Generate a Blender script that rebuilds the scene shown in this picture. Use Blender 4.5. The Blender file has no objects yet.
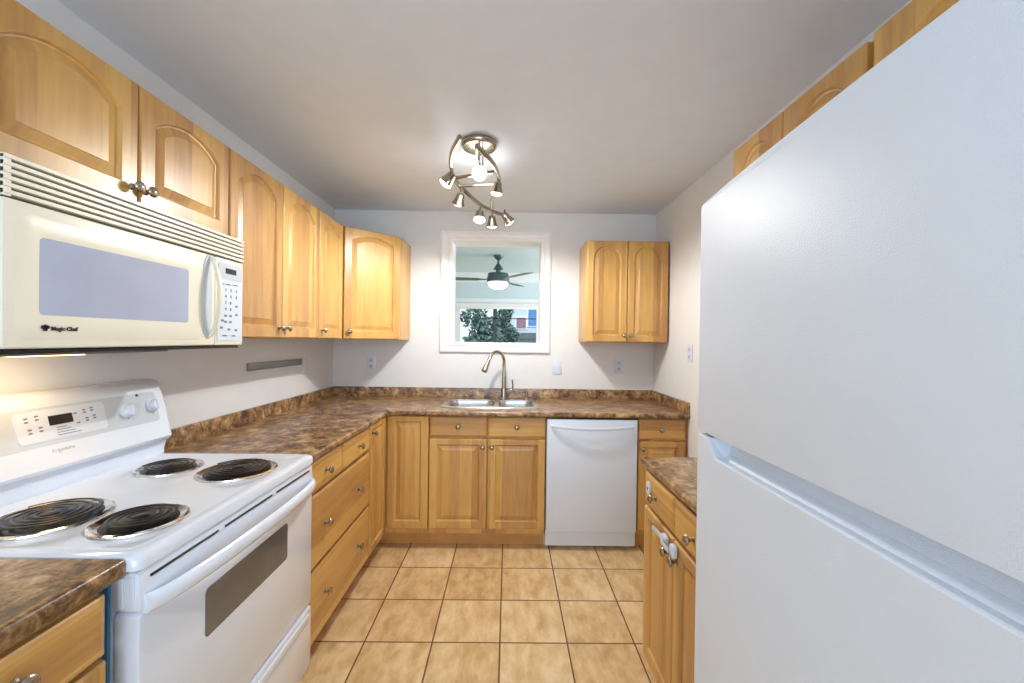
import bpy, bmesh, math, random
from mathutils import Vector, Matrix
random.seed(7)
SC = bpy.context.scene
COL = SC.collection
PI = math.pi

# ------------------------------------------------------------ camera
F_PX, YAW, PITCH, ROLL, HC = 412.86, .0091, -.0039, .0135, 1.3843
cd = bpy.data.cameras.new('camera'); cam = bpy.data.objects.new('camera', cd); COL.objects.link(cam)
cd.sensor_fit = 'HORIZONTAL'; cd.sensor_width = 36; cd.lens = F_PX * 36 / 1024
cd.clip_start = .01
fw = Vector((math.sin(YAW) * math.cos(PITCH), math.cos(YAW) * math.cos(PITCH), math.sin(PITCH)))
rt = Vector((math.cos(YAW), -math.sin(YAW), 0)); up = rt.cross(fw)
c_, s_ = math.cos(ROLL), math.sin(ROLL)
r2 = rt * c_ + up * s_; u2 = up * c_ - rt * s_          # features slope down to the right
m = Matrix((r2, u2, -fw)).transposed().to_4x4(); m.translation = (0, 0, HC)
cam.matrix_world = m
SC.camera = cam

# ------------------------------------------------------------ view, world, lights
SC.view_settings.view_transform = 'Standard'; SC.view_settings.look = 'None'
SC.view_settings.gamma = 1; SC.view_settings.use_curve_mapping = False
SC.view_settings.exposure = 0.12
SC.cycles.use_denoising = True
SC.cycles.max_bounces = 10; SC.cycles.diffuse_bounces = 6; SC.cycles.glossy_bounces = 4
SC.cycles.sample_clamp_indirect = 6; SC.cycles.caustics_reflective = False; SC.cycles.caustics_refractive = False
W = bpy.data.worlds.new('sky'); SC.world = W; W.use_nodes = True
bg = W.node_tree.nodes['Background']; bg.inputs[0].default_value = (.80, .91, 1, 1); bg.inputs[1].default_value = 1.15

def light(name, kind, loc, power, color=(1, 1, 1), size=.05, size_y=None, aim=None, **kw):
    d = bpy.data.lights.new(name, kind); d.energy = power; d.color = color
    if kind == 'AREA':
        d.shape = 'RECTANGLE'; d.size = size; d.size_y = size_y or size
    else: d.shadow_soft_size = size
    for k, v in kw.items(): setattr(d, k, v)
    o = bpy.data.objects.new(name, d); COL.objects.link(o); o.location = loc
    if aim is not None:
        o.rotation_euler = (Vector(aim) - Vector(loc)).to_track_quat('-Z', 'Y').to_euler()
    return o
light('added_daylight_rear', 'AREA', (-.1, -2.42, 1.45), 60, (.70, .85, 1), 2.3, 1.7, (-.1, 0, 2.1))  # daylight from behind the camera, given an added, unseen window as its source
light('added_fill_far_room', 'AREA', (2.62, 5.0, 1.55), 74, (.90, .97, 1), 2.2, 1.5, (0, 5.0, 1.55))  # added fill that brightens the far room from outside an invented side window
light('cooktop_lamp', 'AREA', (-1.24, 1.12, 1.322), 1.1, (1, .66, .32), .16, .08, (-1.40, 1.12, 1.0))
light('sun', 'SUN', (5, 8, 12), 2.2, (1, .96, .9), .02, aim=(8, 20, 0))

# ------------------------------------------------------------ materials
def srgb(r, g, b):
    f = lambda c: (c / 255 / 12.92) if c / 255 <= .04045 else ((c / 255 + .055) / 1.055) ** 2.4
    return (f(r), f(g), f(b), 1)
class N:
    def __init__(s, name):
        s.m = bpy.data.materials.new(name); s.m.use_nodes = True; s.t = s.m.node_tree
        s.b = s.t.nodes['Principled BSDF']
    def n(s, typ, **kw):
        x = s.t.nodes.new(typ)
        for k, v in kw.items(): setattr(x, k, v)
        return x
    def l(s, a, b): s.t.links.new(a, b)
    def math(s, op, a, b=None, c=None):
        x = s.n('ShaderNodeMath', operation=op)
        for i, v in enumerate((a, b, c)):
            if v is None: continue
            if isinstance(v, (int, float)): x.inputs[i].default_value = v
            else: s.l(v, x.inputs[i])
        return x.outputs[0]
    def ramp(s, fac, stops):
        x = s.n('ShaderNodeValToRGB'); e = x.color_ramp.elements
        while len(e) < len(stops): e.new(.5)
        for q, (p, c) in zip(e, stops): q.position = p; q.color = c
        s.l(fac, x.inputs[0]); return x.outputs[0]
    def mix(s, fac, a, b, mode='MIX'):
        x = s.n('ShaderNodeMix', data_type='RGBA', blend_type=mode)
        for k, v in ((0, fac), (6, a), (7, b)):
            if isinstance(v, (int, float, tuple)): x.inputs[k].default_value = v
            else: s.l(v, x.inputs[k])
        return x.outputs[2]
    def coords(s, scale=(1, 1, 1), loc=(0, 0, 0), kind='Object'):
        t = s.n('ShaderNodeTexCoord'); mp = s.n('ShaderNodeMapping')
        mp.inputs['Scale'].default_value = scale; mp.inputs['Location'].default_value = loc
        s.l(t.outputs[kind], mp.inputs[0]); return mp.outputs[0]
    def noise(s, vec, scale, detail=3, rough=.5, dist=0):
        x = s.n('ShaderNodeTexNoise'); x.inputs['Scale'].default_value = scale
        x.inputs['Detail'].default_value = detail; x.inputs['Roughness'].default_value = rough
        x.inputs['Distortion'].default_value = dist
        s.l(vec, x.inputs['Vector']); return x.outputs['Fac']
    def bump(s, h, strength, dist=.001):
        x = s.n('ShaderNodeBump'); x.inputs['Strength'].default_value = strength; x.inputs['Distance'].default_value = dist
        s.l(h, x.inputs['Height']); s.l(x.outputs[0], s.b.inputs['Normal'])
    def set(s, **kw):
        for k, v in kw.items():
            s.b.inputs[k.replace('_', ' ')].default_value = v
        return s

def plain(name, col, rough=.5, metal=0, coat=0, var=.03, bumps=None):
    q = N(name); v = q.coords()
    nz = q.noise(v, 9, 3)
    a = tuple(c * (1 - var) for c in col[:3]) + (1,); b = tuple(min(1, c * (1 + var)) for c in col[:3]) + (1,)
    q.l(q.ramp(nz, [(.35, a), (.65, b)]), q.b.inputs['Base Color'])
    q.set(Roughness=rough, Metallic=metal, Coat_Weight=coat, Coat_Roughness=.08)
    if bumps: q.bump(q.noise(v, bumps[0], 2), bumps[1], bumps[2])
    return q.m

def wood(name, vertical=True):
    q = N(name)
    sc = (1, 1, 1)
    t = q.n('ShaderNodeTexCoord'); oi = q.n('ShaderNodeObjectInfo')
    sep = q.n('ShaderNodeSeparateXYZ'); q.l(t.outputs['Object'], sep.inputs[0])
    X, Y, Z = sep.outputs
    across = q.math('ADD', X if vertical else Z, q.math('MULTIPLY', Y, .8))
    along = Z if vertical else X
    rnd = q.math('MULTIPLY', oi.outputs['Random'], 37.0)
    cmb = q.n('ShaderNodeCombineXYZ')
    q.l(q.math('ADD', across, rnd), cmb.inputs[0]); q.l(q.math('MULTIPLY', along, .10), cmb.inputs[1]); q.l(rnd, cmb.inputs[2])
    v = cmb.outputs[0]
    # boards glued side by side
    st = q.math('FLOOR', q.math('DIVIDE', q.math('ADD', across, q.math('MULTIPLY', rnd, .13)), .078))
    wn = q.n('ShaderNodeTexWhiteNoise', noise_dimensions='2D')
    c2 = q.n('ShaderNodeCombineXYZ'); q.l(st, c2.inputs[0]); q.l(q.math('FLOOR', rnd), c2.inputs[1]); q.l(c2.outputs[0], wn.inputs['Vector'])
    board = wn.outputs['Value']
    g1 = q.noise(v, 55, 4, .6); g2 = q.noise(v, 9, 3, .5, .6)
    f = q.math('ADD', q.math('MULTIPLY', g1, .35), q.math('ADD', q.math('MULTIPLY', g2, .42), q.math('MULTIPLY', board, .30)))
    col = q.ramp(f, [(.32, (.40, .200, .066, 1)), (.52, (.56, .310, .088, 1)), (.74, (.67, .41, .122, 1))])
    q.l(col, q.b.inputs['Base Color'])
    q.set(Roughness=.36, Coat_Weight=.25, Coat_Roughness=.25)
    return q.m

def laminate():
    q = N('brown_laminate'); v = q.coords((1, 1, 1))
    v2 = q.coords((1, 1.0, 1), (3.1, 1.7, .4))
    a = q.noise(v, 18, 8, .68, .5); b = q.noise(v2, 85, 4, .75); d = q.noise(v2, 6, 2, .5)
    f = q.math('ADD', q.math('MULTIPLY', a, .62), q.math('ADD', q.math('MULTIPLY', b, .26), q.math('MULTIPLY', d, .16)))
    col = q.ramp(f, [(.39, srgb(40, 25, 15)), (.46, srgb(86, 60, 36)), (.52, srgb(134, 100, 64)), (.58, srgb(170, 136, 94)), (.66, srgb(204, 176, 136))])
    q.l(col, q.b.inputs['Base Color'])
    q.set(Roughness=.30, Coat_Weight=.15, Coat_Roughness=.15)
    q.bump(b, .15, .0006)
    return q.m

def tile():
    q = N('beige_floor_tile'); t = q.n('ShaderNodeTexCoord'); sep = q.n('ShaderNodeSeparateXYZ'); q.l(t.outputs['Object'], sep.inputs[0])
    S = .3083
    ux = q.math('DIVIDE', q.math('ADD', sep.outputs[0], .0197 + 30 * S), S)
    uy = q.math('DIVIDE', q.math('ADD', sep.outputs[1], -2.1894 + 30 * S), S)
    fx, fy = q.math('FRACT', ux), q.math('FRACT', uy)
    ex = q.math('MINIMUM', fx, q.math('SUBTRACT', 1, fx)); ey = q.math('MINIMUM', fy, q.math('SUBTRACT', 1, fy))
    e = q.math('MINIMUM', ex, ey)
    grout = q.math('LESS_THAN', e, .0115)
    idc = q.n('ShaderNodeCombineXYZ'); q.l(q.math('FLOOR', ux), idc.inputs[0]); q.l(q.math('FLOOR', uy), idc.inputs[1])
    wn = q.n('ShaderNodeTexWhiteNoise', noise_dimensions='2D'); q.l(idc.outputs[0], wn.inputs['Vector'])
    # each tile's mottling is shifted by its own number
    vm = q.n('ShaderNodeVectorMath', operation='MULTIPLY_ADD'); q.l(wn.outputs['Color'], vm.inputs[0]); vm.inputs[1].default_value = (7, 7, 7)
    mp = q.n('ShaderNodeMapping'); mp.inputs['Scale'].default_value = (1.6, .7, 1); q.l(t.outputs['Object'], mp.inputs[0]); q.l(mp.outputs[0], vm.inputs[2])
    a = q.noise(vm.outputs[0], 10, 5, .62, .25)
    f = q.math('ADD', q.math('MULTIPLY', a, .85), q.math('MULTIPLY', wn.outputs['Value'], .14))
    base = q.ramp(f, [(.35, srgb(188, 152, 102)), (.50, srgb(212, 180, 130)), (.66, srgb(228, 204, 162))])
    q.l(q.mix(grout, base, srgb(104, 74, 44)), q.b.inputs['Base Color'])
    q.l(q.math('ADD', q.math('MULTIPLY', grout, .4), .33), q.b.inputs['Roughness'])
    x = q.math('MINIMUM', q.math('DIVIDE', e, .02), 1)
    q.bump(q.math('ADD', x, q.math('MULTIPLY', a, .15)), .5, .002)
    return q.m

M = {}
M['wood_v'] = wood('maple_vertical_grain', True)
M['wood_h'] = wood('maple_horizontal_grain', False)
M['laminate'] = laminate(); M['tile'] = tile()
M['wall'] = plain('wall_paint', srgb(222, 224, 226), .62, var=.012, bumps=(180, .12, .0005))
M['ceiling'] = plain('ceiling_paint', srgb(222, 230, 241), .85, var=.012, bumps=(90, .1, .0006))
M['trim'] = plain('white_trim_paint', srgb(240, 240, 240), .35, var=.008)
M['far_wall'] = plain('pale_blue_paint', srgb(208, 222, 228), .6, var=.01)
M['white'] = plain('white_enamel', srgb(222, 230, 242), .13, coat=.6, var=.006)
M['white_matte'] = plain('white_appliance_plastic', srgb(212, 222, 236), .38, var=.006)
M['fridge'] = plain('pebbled_white_paint', srgb(217, 226, 238), .30, coat=0, var=.008, bumps=(380, .7, .0012))
M['fridge'].node_tree.nodes['Principled BSDF'].inputs['Specular IOR Level'].default_value = .09
M['bisque'] = plain('ivory_plastic', srgb(232, 228, 210), .32, var=.01)
M['bisque_dark'] = plain('grey_slot_plastic', srgb(112, 108, 92), .6, var=.02)
M['pale_grey'] = plain('pale_grey_plastic', srgb(196, 204, 212), .35, var=.01)
M['mw_glass'] = plain('grey_blue_door_glass', srgb(168, 180, 205), .2, coat=.7, var=.03)
M['oven_glass'] = plain('dark_oven_glass', srgb(92, 92, 92), .12, coat=.5, var=.10)
M['black'] = plain('black_plastic', srgb(16, 16, 18), .3, var=.1)
M['coil'] = plain('burner_coil_metal', srgb(62, 58, 55), .28, .7, var=.15)
M['chrome'] = plain('chrome', srgb(225, 222, 216), .09, 1, var=.02)
M['nickel'] = plain('brushed_nickel', srgb(168, 160, 144), .22, 1, var=.05)
M['steel'] = plain('stainless_steel', srgb(205, 205, 202), .24, 1, var=.04)
M['grey_metal'] = plain('dull_grey_bar', srgb(132, 130, 128), .4, .5, var=.12)
M['toe_board'] = plain('dark_toe_board', srgb(196, 146, 86), .6, var=.08)  # plain tan board colour of the toe kicks and filler strip
M['ink'] = plain('grey_print', srgb(120, 126, 136), .6, var=.02)
M['pale_ink'] = plain('pale_grey_print', srgb(184, 188, 194), .5, var=.02)
M['ink_black'] = plain('black_print', srgb(20, 20, 22), .6, var=.02)
M['blue_film'] = plain('blue_protective_film', srgb(70, 140, 190), .3, var=.04)
M['fan_metal'] = plain('dark_teal_metal', srgb(84, 100, 100), .35, .6, var=.08)
M['fan_blade'] = plain('grey_blade', srgb(96, 116, 120), .45, var=.06)
M['bark'] = plain('bark', srgb(84, 72, 66), .9, var=.3)
M['leaf'] = plain('dark_green_leaf', srgb(92, 118, 112), .6, var=.35)
M['siding'] = plain('pale_blue_siding', srgb(196, 214, 236), .7, var=.03)
M['house_glass'] = plain('blue_window_glass', srgb(92, 142, 200), .15, var=.15)
M['roof'] = plain('grey_shingle', srgb(110, 112, 120), .8, var=.15)
M['ground'] = plain('lawn', srgb(100, 118, 84), .95, var=.2)
M['brick_red'] = plain('dull_red_curtain', srgb(150, 118, 140), .8, var=.2)
M['dark_wood'] = plain('dark_window_bar', srgb(60, 72, 84), .5, var=.05)

def emit(name, col, s):
    q = N(name); q.set(Emission_Strength=s); q.b.inputs['Emission Color'].default_value = col
    q.b.inputs['Base Color'].default_value = col; return q.m
M['bulb'] = emit('lit_bulb', (1, .95, .86, 1), 12)
M['bulb_dim'] = emit('dim_bulb', (1, .93, .80, 1), 2.0)
M['fan_globe'] = emit('lit_fan_globe', (1, .98, .92, 1), 2.6)
M['warm_lens'] = emit('lit_hood_lens', (1, .72, .38, 1), 4)
def glass():
    q = N('clear_window_glass'); q.set(Roughness=.0, Transmission_Weight=1, IOR=1.02); q.b.inputs['Base Color'].default_value = (.96, .99, 1, 1)
    return q.m
M['glass'] = glass()

# ------------------------------------------------------------ mesh builder
def rrect(x0, x1, y0, y1, r, k=4):
    """rounded rectangle outline, counter-clockwise; r a number or (bl, br, tr, tl)"""
    rs = r if isinstance(r, (tuple, list)) else (r,) * 4
    P = []
    for (cx, cy, a, q) in ((x0, y0, PI, rs[0]), (x1, y0, 1.5 * PI, rs[1]), (x1, y1, 0, rs[2]), (x0, y1, .5 * PI, rs[3])):
        sx = 1 if cx == x0 else -1; sy = 1 if cy == y0 else -1
        if q <= 1e-6: P.append((cx, cy)); continue
        for i in range(k + 1):
            t = a + i / k * PI / 2
            P.append((cx + sx * q + q * math.cos(t), cy + sy * q + q * math.sin(t)))
    return P
class MB:
    def __init__(s): s.bm = bmesh.new()
    def _merge(s, b):
        me = bpy.data.meshes.new('tmp'); b.to_mesh(me); s.bm.from_mesh(me); bpy.data.meshes.remove(me); b.free()
    def box(s, x0, x1, y0, y1, z0, z1, bev=0, seg=2):
        b = bmesh.new(); bmesh.ops.create_cube(b, size=1)
        for v in b.verts:
            v.co = Vector(((x0 + x1) / 2 + v.co.x * (x1 - x0), (y0 + y1) / 2 + v.co.y * (y1 - y0), (z0 + z1) / 2 + v.co.z * (z1 - z0)))
        if bev: bmesh.ops.bevel(b, geom=b.edges[:] , offset=bev, segments=seg, affect='EDGES', profile=.5)
        s._merge(b); return s
    def loft(s, rings, cap0=True, cap1=True, closed=True):
        b = s.bm; V = [[b.verts.new(p) for p in r] for r in rings]
        n = len(V[0])
        for a, c in zip(V, V[1:]):
            for i in range(n if closed else n - 1):
                j = (i + 1) % n
                try: b.faces.new((a[i], a[j], c[j], c[i]))
                except ValueError: pass
        if cap0: b.faces.new(list(reversed(V[0])))
        if cap1: b.faces.new(V[-1])
        return s
    def prism(s, pts, axis, a, b_, bev=0):
        f = {'x': lambda p, t: (t, p[0], p[1]), 'y': lambda p, t: (p[0], t, p[1]), 'z': lambda p, t: (p[0], p[1], t)}[axis]
        if not bev: return s.loft([[f(p, a) for p in pts], [f(p, b_) for p in pts]])
        q = bmesh.new(); V = [[q.verts.new(f(p, t)) for p in pts] for t in (a, b_)]
        n = len(pts)
        for i in range(n): q.faces.new((V[0][i], V[0][(i + 1) % n], V[1][(i + 1) % n], V[1][i]))
        f0 = q.faces.new(list(reversed(V[0]))); f1 = q.faces.new(V[1])
        es = list(set(f0.edges[:] + f1.edges[:]))
        bmesh.ops.bevel(q, geom=es, offset=bev, segments=2, affect='EDGES', profile=.5)
        s._merge(q); return s
    def lathe(s, prof, o, d, seg=20):
        """prof: (radius, distance along d) pairs"""
        d = Vector(d).normalized(); o = Vector(o)
        a = d.orthogonal().normalized(); c = d.cross(a)
        R = [[o + d * h + (a * math.cos(t * 2 * PI / seg) + c * math.sin(t * 2 * PI / seg)) * max(r, 1e-5) for t in range(seg)] for r, h in prof]
        return s.loft(R)
    def tube(s, pts, r, seg=10, flat=1.0, upv=None):
        P = [Vector(p) for p in pts]; rs = r if isinstance(r, (list, tuple)) else [r] * len(P)
        rings = []; prev = None
        for i, p in enumerate(P):
            t = (P[min(i + 1, len(P) - 1)] - P[max(i - 1, 0)]).normalized()
            if upv is not None: a = (Vector(upv) - t * Vector(upv).dot(t)).normalized()
            elif prev is None: a = t.orthogonal().normalized()
            else: a = (prev - t * prev.dot(t)).normalized()
            prev = a; c = t.cross(a)
            rings.append([p + (a * math.cos(k * 2 * PI / seg) * flat + c * math.sin(k * 2 * PI / seg)) * rs[i] for k in range(seg)])
        return s.loft(rings)
    def sphere(s, c, r, sc=(1, 1, 1), sub=3):
        b = bmesh.new(); bmesh.ops.create_icosphere(b, subdivisions=sub, radius=r)
        for v in b.verts: v.co = Vector((c[0] + v.co.x * sc[0], c[1] + v.co.y * sc[1], c[2] + v.co.z * sc[2]))
        s._merge(b); return s
    def panel(s, x0, x1, z0, z1, y0=0, t=.02, stile=.052, rise=0, N_=18):
        """raised-panel door, front at y0, back at y0+t; rise>0 makes an arched top"""
        b = s.bm; xc = (x0 + x1) / 2; a = (x1 - x0) / 2 - stile; zb = z0 + stile; zt = z1 - stile * .74
        if rise: R = (a * a + rise * rise) / (2 * rise)
        def contour(d, y):
            P = [(xc - a + d, y, zb + d), (xc + a - d, y, zb + d)]
            for i in range(N_ + 1):
                x = (a - d) * (1 - 2 * i / N_)
                z = zt - R + math.sqrt(max((R - d) ** 2 - x * x, 0)) if rise else zt - d
                P.append((xc + x, y, z))
            return P
        def outer(d, y):
            P = [(x0 + d, y, z0 + d), (x1 - d, y, z0 + d)]
            w = (x1 - x0) / 2 - d
            for i in range(N_ + 1): P.append((xc + w * (1 - 2 * i / N_), y, z1 - d))
            return P
        rings = [outer(0, y0 + t), outer(0, y0 + .006), outer(.0025, y0 + .0015), outer(.005, y0),
                 contour(-.004, y0), contour(0, y0 + .003), contour(.0035, y0 + .0100), contour(.008, y0 + .0110), contour(.032, y0 + .0035), contour(.034, y0 + .002)]
        return s.loft(rings)
    def slab(s, x0, x1, z0, z1, y0=0, t=.02):
        """drawer front with a softly profiled edge"""
        q = lambda d, y: [(x0 + d, y, z0 + d), (x1 - d, y, z0 + d), (x1 - d, y, z1 - d), (x0 + d, y, z1 - d)]
        return s.loft([q(0, y0 + t), q(0, y0 + .008), q(.003, y0 + .004), q(.009, y0 + .0015), q(.013, y0)])
    def build(s, name, mat, parent=None, off=None, smooth=38):
        b = s.bm
        bmesh.ops.recalc_face_normals(b, faces=b.faces[:])
        me = bpy.data.meshes.new(name)
        if off is not None: bmesh.ops.translate(b, verts=b.verts[:], vec=-Vector(off))
        b.to_mesh(me); b.free()
        for p in me.polygons: p.use_smooth = True
        me.set_sharp_from_angle(angle=math.radians(smooth))
        me.materials.append(mat if isinstance(mat, bpy.types.Material) else M[mat])
        o = bpy.data.objects.new(name, me); COL.objects.link(o)
        if parent is not None: o.parent = parent
        elif off is not None: o.location = off
        return o
def thing(name, label, cat, loc=(0, 0, 0), rz=0, group=None):
    o = bpy.data.objects.new(name, None); COL.objects.link(o); o.empty_display_size = .05
    o.location = loc; o.rotation_euler = (0, 0, rz); o['label'] = label; o['category'] = cat
    if group: o['group'] = group
    return o
def tag(o, label, cat, group=None, kind=None):
    o['label'] = label; o['category'] = cat
    if group: o['group'] = group
    if kind: o['kind'] = kind
    return o
def struct(o): o['kind'] = 'structure'; return o
def sbox(name, mat, *boxes, bev=0):
    m_ = MB()
    for b in boxes: m_.box(*b, bev=bev)
    return struct(m_.build(name, mat))
def text(name, body, size, mat, parent, loc, rot, ext=.0004, align='CENTER', shear=0, bold=0):
    cu = bpy.data.curves.new('txt', 'FONT'); cu.body = body; cu.size = size; cu.extrude = ext; cu.align_x = align; cu.align_y = 'CENTER'
    cu.shear = shear; cu.offset = bold; cu.resolution_u = 3
    o = bpy.data.objects.new('txt', cu); COL.objects.link(o)
    dg = bpy.context.evaluated_depsgraph_get(); dg.update()
    me = bpy.data.meshes.new_from_object(o.evaluated_get(dg)); bpy.data.objects.remove(o); bpy.data.curves.remove(cu)
    me.name = name; me.materials.clear(); me.materials.append(M[mat])
    t = bpy.data.objects.new(name, me); COL.objects.link(t); t.parent = parent; t.location = loc; t.rotation_euler = rot
    return t

# ------------------------------------------------------------ room
XL, XR, YB, H = -1.4226, 1.1962, 3.3736, 2.4250
YR = -2.5
o = MB().box(XL - .1, XR + .1, YR - .1, YB + .19, -.1, 0).build('floor', 'tile'); struct(o)
sbox('ceiling', 'ceiling', (XL - .1, XR + .1, YR - .1, YB + .19, H, H + .1))
sbox('wall_left', 'wall', (XL - .1, XL, YR, YB, 0, H))
sbox('wall_right', 'wall', (XR, XR + .1, YR, YB, 0, H))
OX0, OX1, OZ0, OZ1 = -.470, .266, 1.353, 2.190
T = .19
sbox('wall_back', 'wall', (XL - .1, OX0, YB, YB + T, 0, H), (OX1, XR + .1, YB, YB + T, 0, H), (OX0, OX1, YB, YB + T, 0, OZ0), (OX0, OX1, YB, YB + T, OZ1, H))
sbox('wall_rear', 'wall', (XL - .1, -1.25, YR - .1, YR, 0, H), (1.05, XR + .1, YR - .1, YR, 0, H), (-1.25, 1.05, YR - .1, YR, 0, .6), (-1.25, 1.05, YR - .1, YR, 2.3, H))
m_ = MB()
for z0, z1 in ((.6, .66), (2.24, 2.3)): m_.box(-1.25, 1.05, YR - .08, YR - .02, z0, z1)
for x0 in (-1.25, -.51, .25, .99): m_.box(x0, x0 + .06, YR - .08, YR - .02, .66, 2.24)
struct(m_.build('added_window_3', 'trim'))  # added window behind the camera, out of view, as a source for the daylight
# casing and jambs of the opening over the sink
w1 = thing('window_1', 'x', 'window', (0, YB, OZ0)); del w1['label']; del w1['category']; w1['kind'] = 'structure'
m_ = MB(); CX0, CX1, CZ0, CZ1 = -.557, .337, 1.280, 2.264
def casing(m_, o_, i_, y0, prof):
    """picture-frame moulding: loft of rectangular rings from outer to inner"""
    rings = []
    for f, d in prof:
        x0, x1 = o_[0] + (i_[0] - o_[0]) * f, o_[1] + (i_[1] - o_[1]) * f
        z0, z1 = o_[2] + (i_[2] - o_[2]) * f, o_[3] + (i_[3] - o_[3]) * f
        rings.append([(x0, y0 - d, z0), (x1, y0 - d, z0), (x1, y0 - d, z1), (x0, y0 - d, z1)])
    m_.loft(rings, cap0=False, cap1=False)
casing(m_, (CX0, CX1, CZ0, CZ1), (OX0 + .004, OX1 - .004, OZ0 + .004, OZ1 - .004), YB, [(0, 0), (0, .018), (.06, .021), (.25, .021), (.32, .014), (.62, .012), (.70, .017), (.94, .016), (1, .012), (1, 0)])
m_.build('casing', 'trim', w1, off=(0, YB, OZ0))
m_ = MB(); j = .008
m_.box(OX0, OX0 + j, YB, YB + T, OZ0, OZ1).box(OX1 - j, OX1, YB, YB + T, OZ0, OZ1).box(OX0 + j, OX1 - j, YB, YB + T, OZ0, OZ0 + j).box(OX0 + j, OX1 - j, YB, YB + T, OZ1 - j, OZ1)
m_.build('jamb', 'trim', w1, off=(0, YB, OZ0))

# ------------------------------------------------------------ far room beyond the opening
FX0, FX1, FY0, FY1 = -2.6, 2.5, YB + T, 6.5
sbox('floor_far', 'tile', (FX0, FX1, FY0, FY1 + .1, -.1, 0))
sbox('ceiling_far', 'far_wall', (FX0, FX1, FY0, FY1 + .1, H, H + .1))
sbox('wall_far_left', 'far_wall', (FX0 - .1, FX0, FY0, FY1, 0, H))
sbox('wall_far_right', 'far_wall', (FX1, FX1 + .1, FY0, 3.88, 0, H), (FX1, FX1 + .1, 6.12, FY1, 0, H), (FX1, FX1 + .1, 3.88, 6.12, 0, .78), (FX1, FX1 + .1, 3.88, 6.12, 2.32, H))  # opening cut here for the added far-room fill light
sbox('added_window_4', 'trim', (FX1 - .01, FX1 + .06, 3.88, 3.94, .78, 2.32), (FX1 - .01, FX1 + .06, 6.06, 6.12, .78, 2.32), (FX1 - .01, FX1 + .06, 3.94, 6.06, .78, .84), (FX1 - .01, FX1 + .06, 3.94, 6.06, 2.26, 2.32), (FX1 - .01, FX1 + .06, 4.97, 5.03, .84, 2.26))  # invented window, out of view, put in to account for the far-room fill
VX0, VX1, VZ0, VZ1 = -.80, .47, .95, 1.96
sbox('wall_far', 'far_wall', (FX0, VX0, FY1, FY1 + .15, 0, H), (VX1, FX1, FY1, FY1 + .15, 0, H), (VX0, VX1, FY1, FY1 + .15, 0, VZ0), (VX0, VX1, FY1, FY1 + .15, VZ1, H))
sbox('trim_1', 'trim', (FX0, FX1, FY1 - .07, FY1, 2.28, H))                       # boxed crown along the far ceiling line
sbox('trim_2', 'trim', (FX0, FX1, 4.30, 4.42, H - .05, H))                        # shallow ceiling batten
w2 = thing('window_2', 'x', 'window', (0, FY1, VZ0)); del w2['label']; del w2['category']; w2['kind'] = 'structure'
m_ = MB(); f = .05
m_.box(VX0 - .06, VX0 + f - .02, FY1 - .02, FY1 + .06, VZ0, VZ1).box(VX1 - f + .02, VX1 + .06, FY1 - .02, FY1 + .06, VZ0, VZ1)
m_.box(VX0 - .06, VX1 + .06, FY1 - .02, FY1 + .06, VZ1 - .02, VZ1 + .07).box(VX0 - .06, VX1 + .06, FY1 - .02, FY1 + .06, VZ0 - .07, VZ0 + .02)
m_.build('window_frame', 'trim', w2, off=(0, FY1, VZ0))
MB().box(VX0 + .03, VX1 - .03, FY1 + .02, FY1 + .045, 1.712, 1.727).box(-.245, -.185, FY1 + .02, FY1 + .05, VZ0, 1.9).build('window_bar', 'dark_wood', w2, off=(0, FY1, VZ0))
MB().box(VX0 + .03, VX1 - .03, FY1 + .03, FY1 + .034, VZ0 + .02, VZ1 - .02).build('pane', 'glass', w2, off=(0, FY1, VZ0))
o = MB().tube([(VX0 - .04, FY1 - .05, 1.93), (VX1 + .04, FY1 - .05, 1.93)], .028, 14).box(VX0 - .02, VX1 + .02, FY1 - .052, FY1 - .046, 1.875, 1.93).box(VX0 - .02, VX1 + .02, FY1 - .058, FY1 - .040, 1.862, 1.878, .004).build('roller_blind', 'trim', off=(-.15, FY1 - .05, 1.93))
tag(o, 'white roller blind rolled up at the top of the far window', 'blind')

# ceiling fan
fan = thing('ceiling_fan', 'dark ceiling fan with glowing white globe seen through the opening over the sink', 'ceiling fan', (-.135, 5.1, H))
FO = (-.135, 5.1, H); fx, fy = FO[0], FO[1]
MB().lathe([(.0, 0), (.062, 0), (.060, -.02), (.030, -.052), (.014, -.06), (0, -.06)], (fx, fy, H), (0, 0, 1), 24).build('canopy', 'fan_metal', fan, off=FO)
MB().lathe([(0, -.05), (.014, -.05), (.014, -.10), (.024, -.11), (.058, -.165), (.060, -.175), (.03, -.18), (.03, -.22), (0, -.22)], (fx, fy, H), (0, 0, 1), 20).build('downrod', 'fan_metal', fan, off=FO)
MB().lathe([(0, -.215), (.06, -.215), (.125, -.225), (.130, -.24), (.130, -.26), (.140, -.29), (.138, -.325), (.12, -.335), (0, -.335)], (fx, fy, H), (0, 0, 1), 28).build('motor_housing', 'fan_metal', fan, off=FO)
MB().lathe([(0, -.335), (.120, -.335), (.124, -.35), (.108, -.385), (.07, -.41), (0, -.42)], (fx, fy, H), (0, 0, 1), 28).build('light_globe', 'fan_globe', fan, off=FO)
for k in range(3):
    a = math.radians(183 + 120 * k); ca, sa = math.cos(a), math.sin(a)
    m_ = MB(); R_ = []
    for r, w in ((.13, .02), (.20, .025), (.26, .055), (.60, .068), (.66, .055), (.67, .03)):
        R_.append([(fx + ca * r - sa * q, fy + sa * r + ca * q, H - .30 + dz + q * .12) for q, dz in ((-w, -.003), (w, -.003), (w, .003), (-w, .003))])
    m_.loft(R_); m_.build('blade', 'fan_blade', fan, off=FO)

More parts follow.
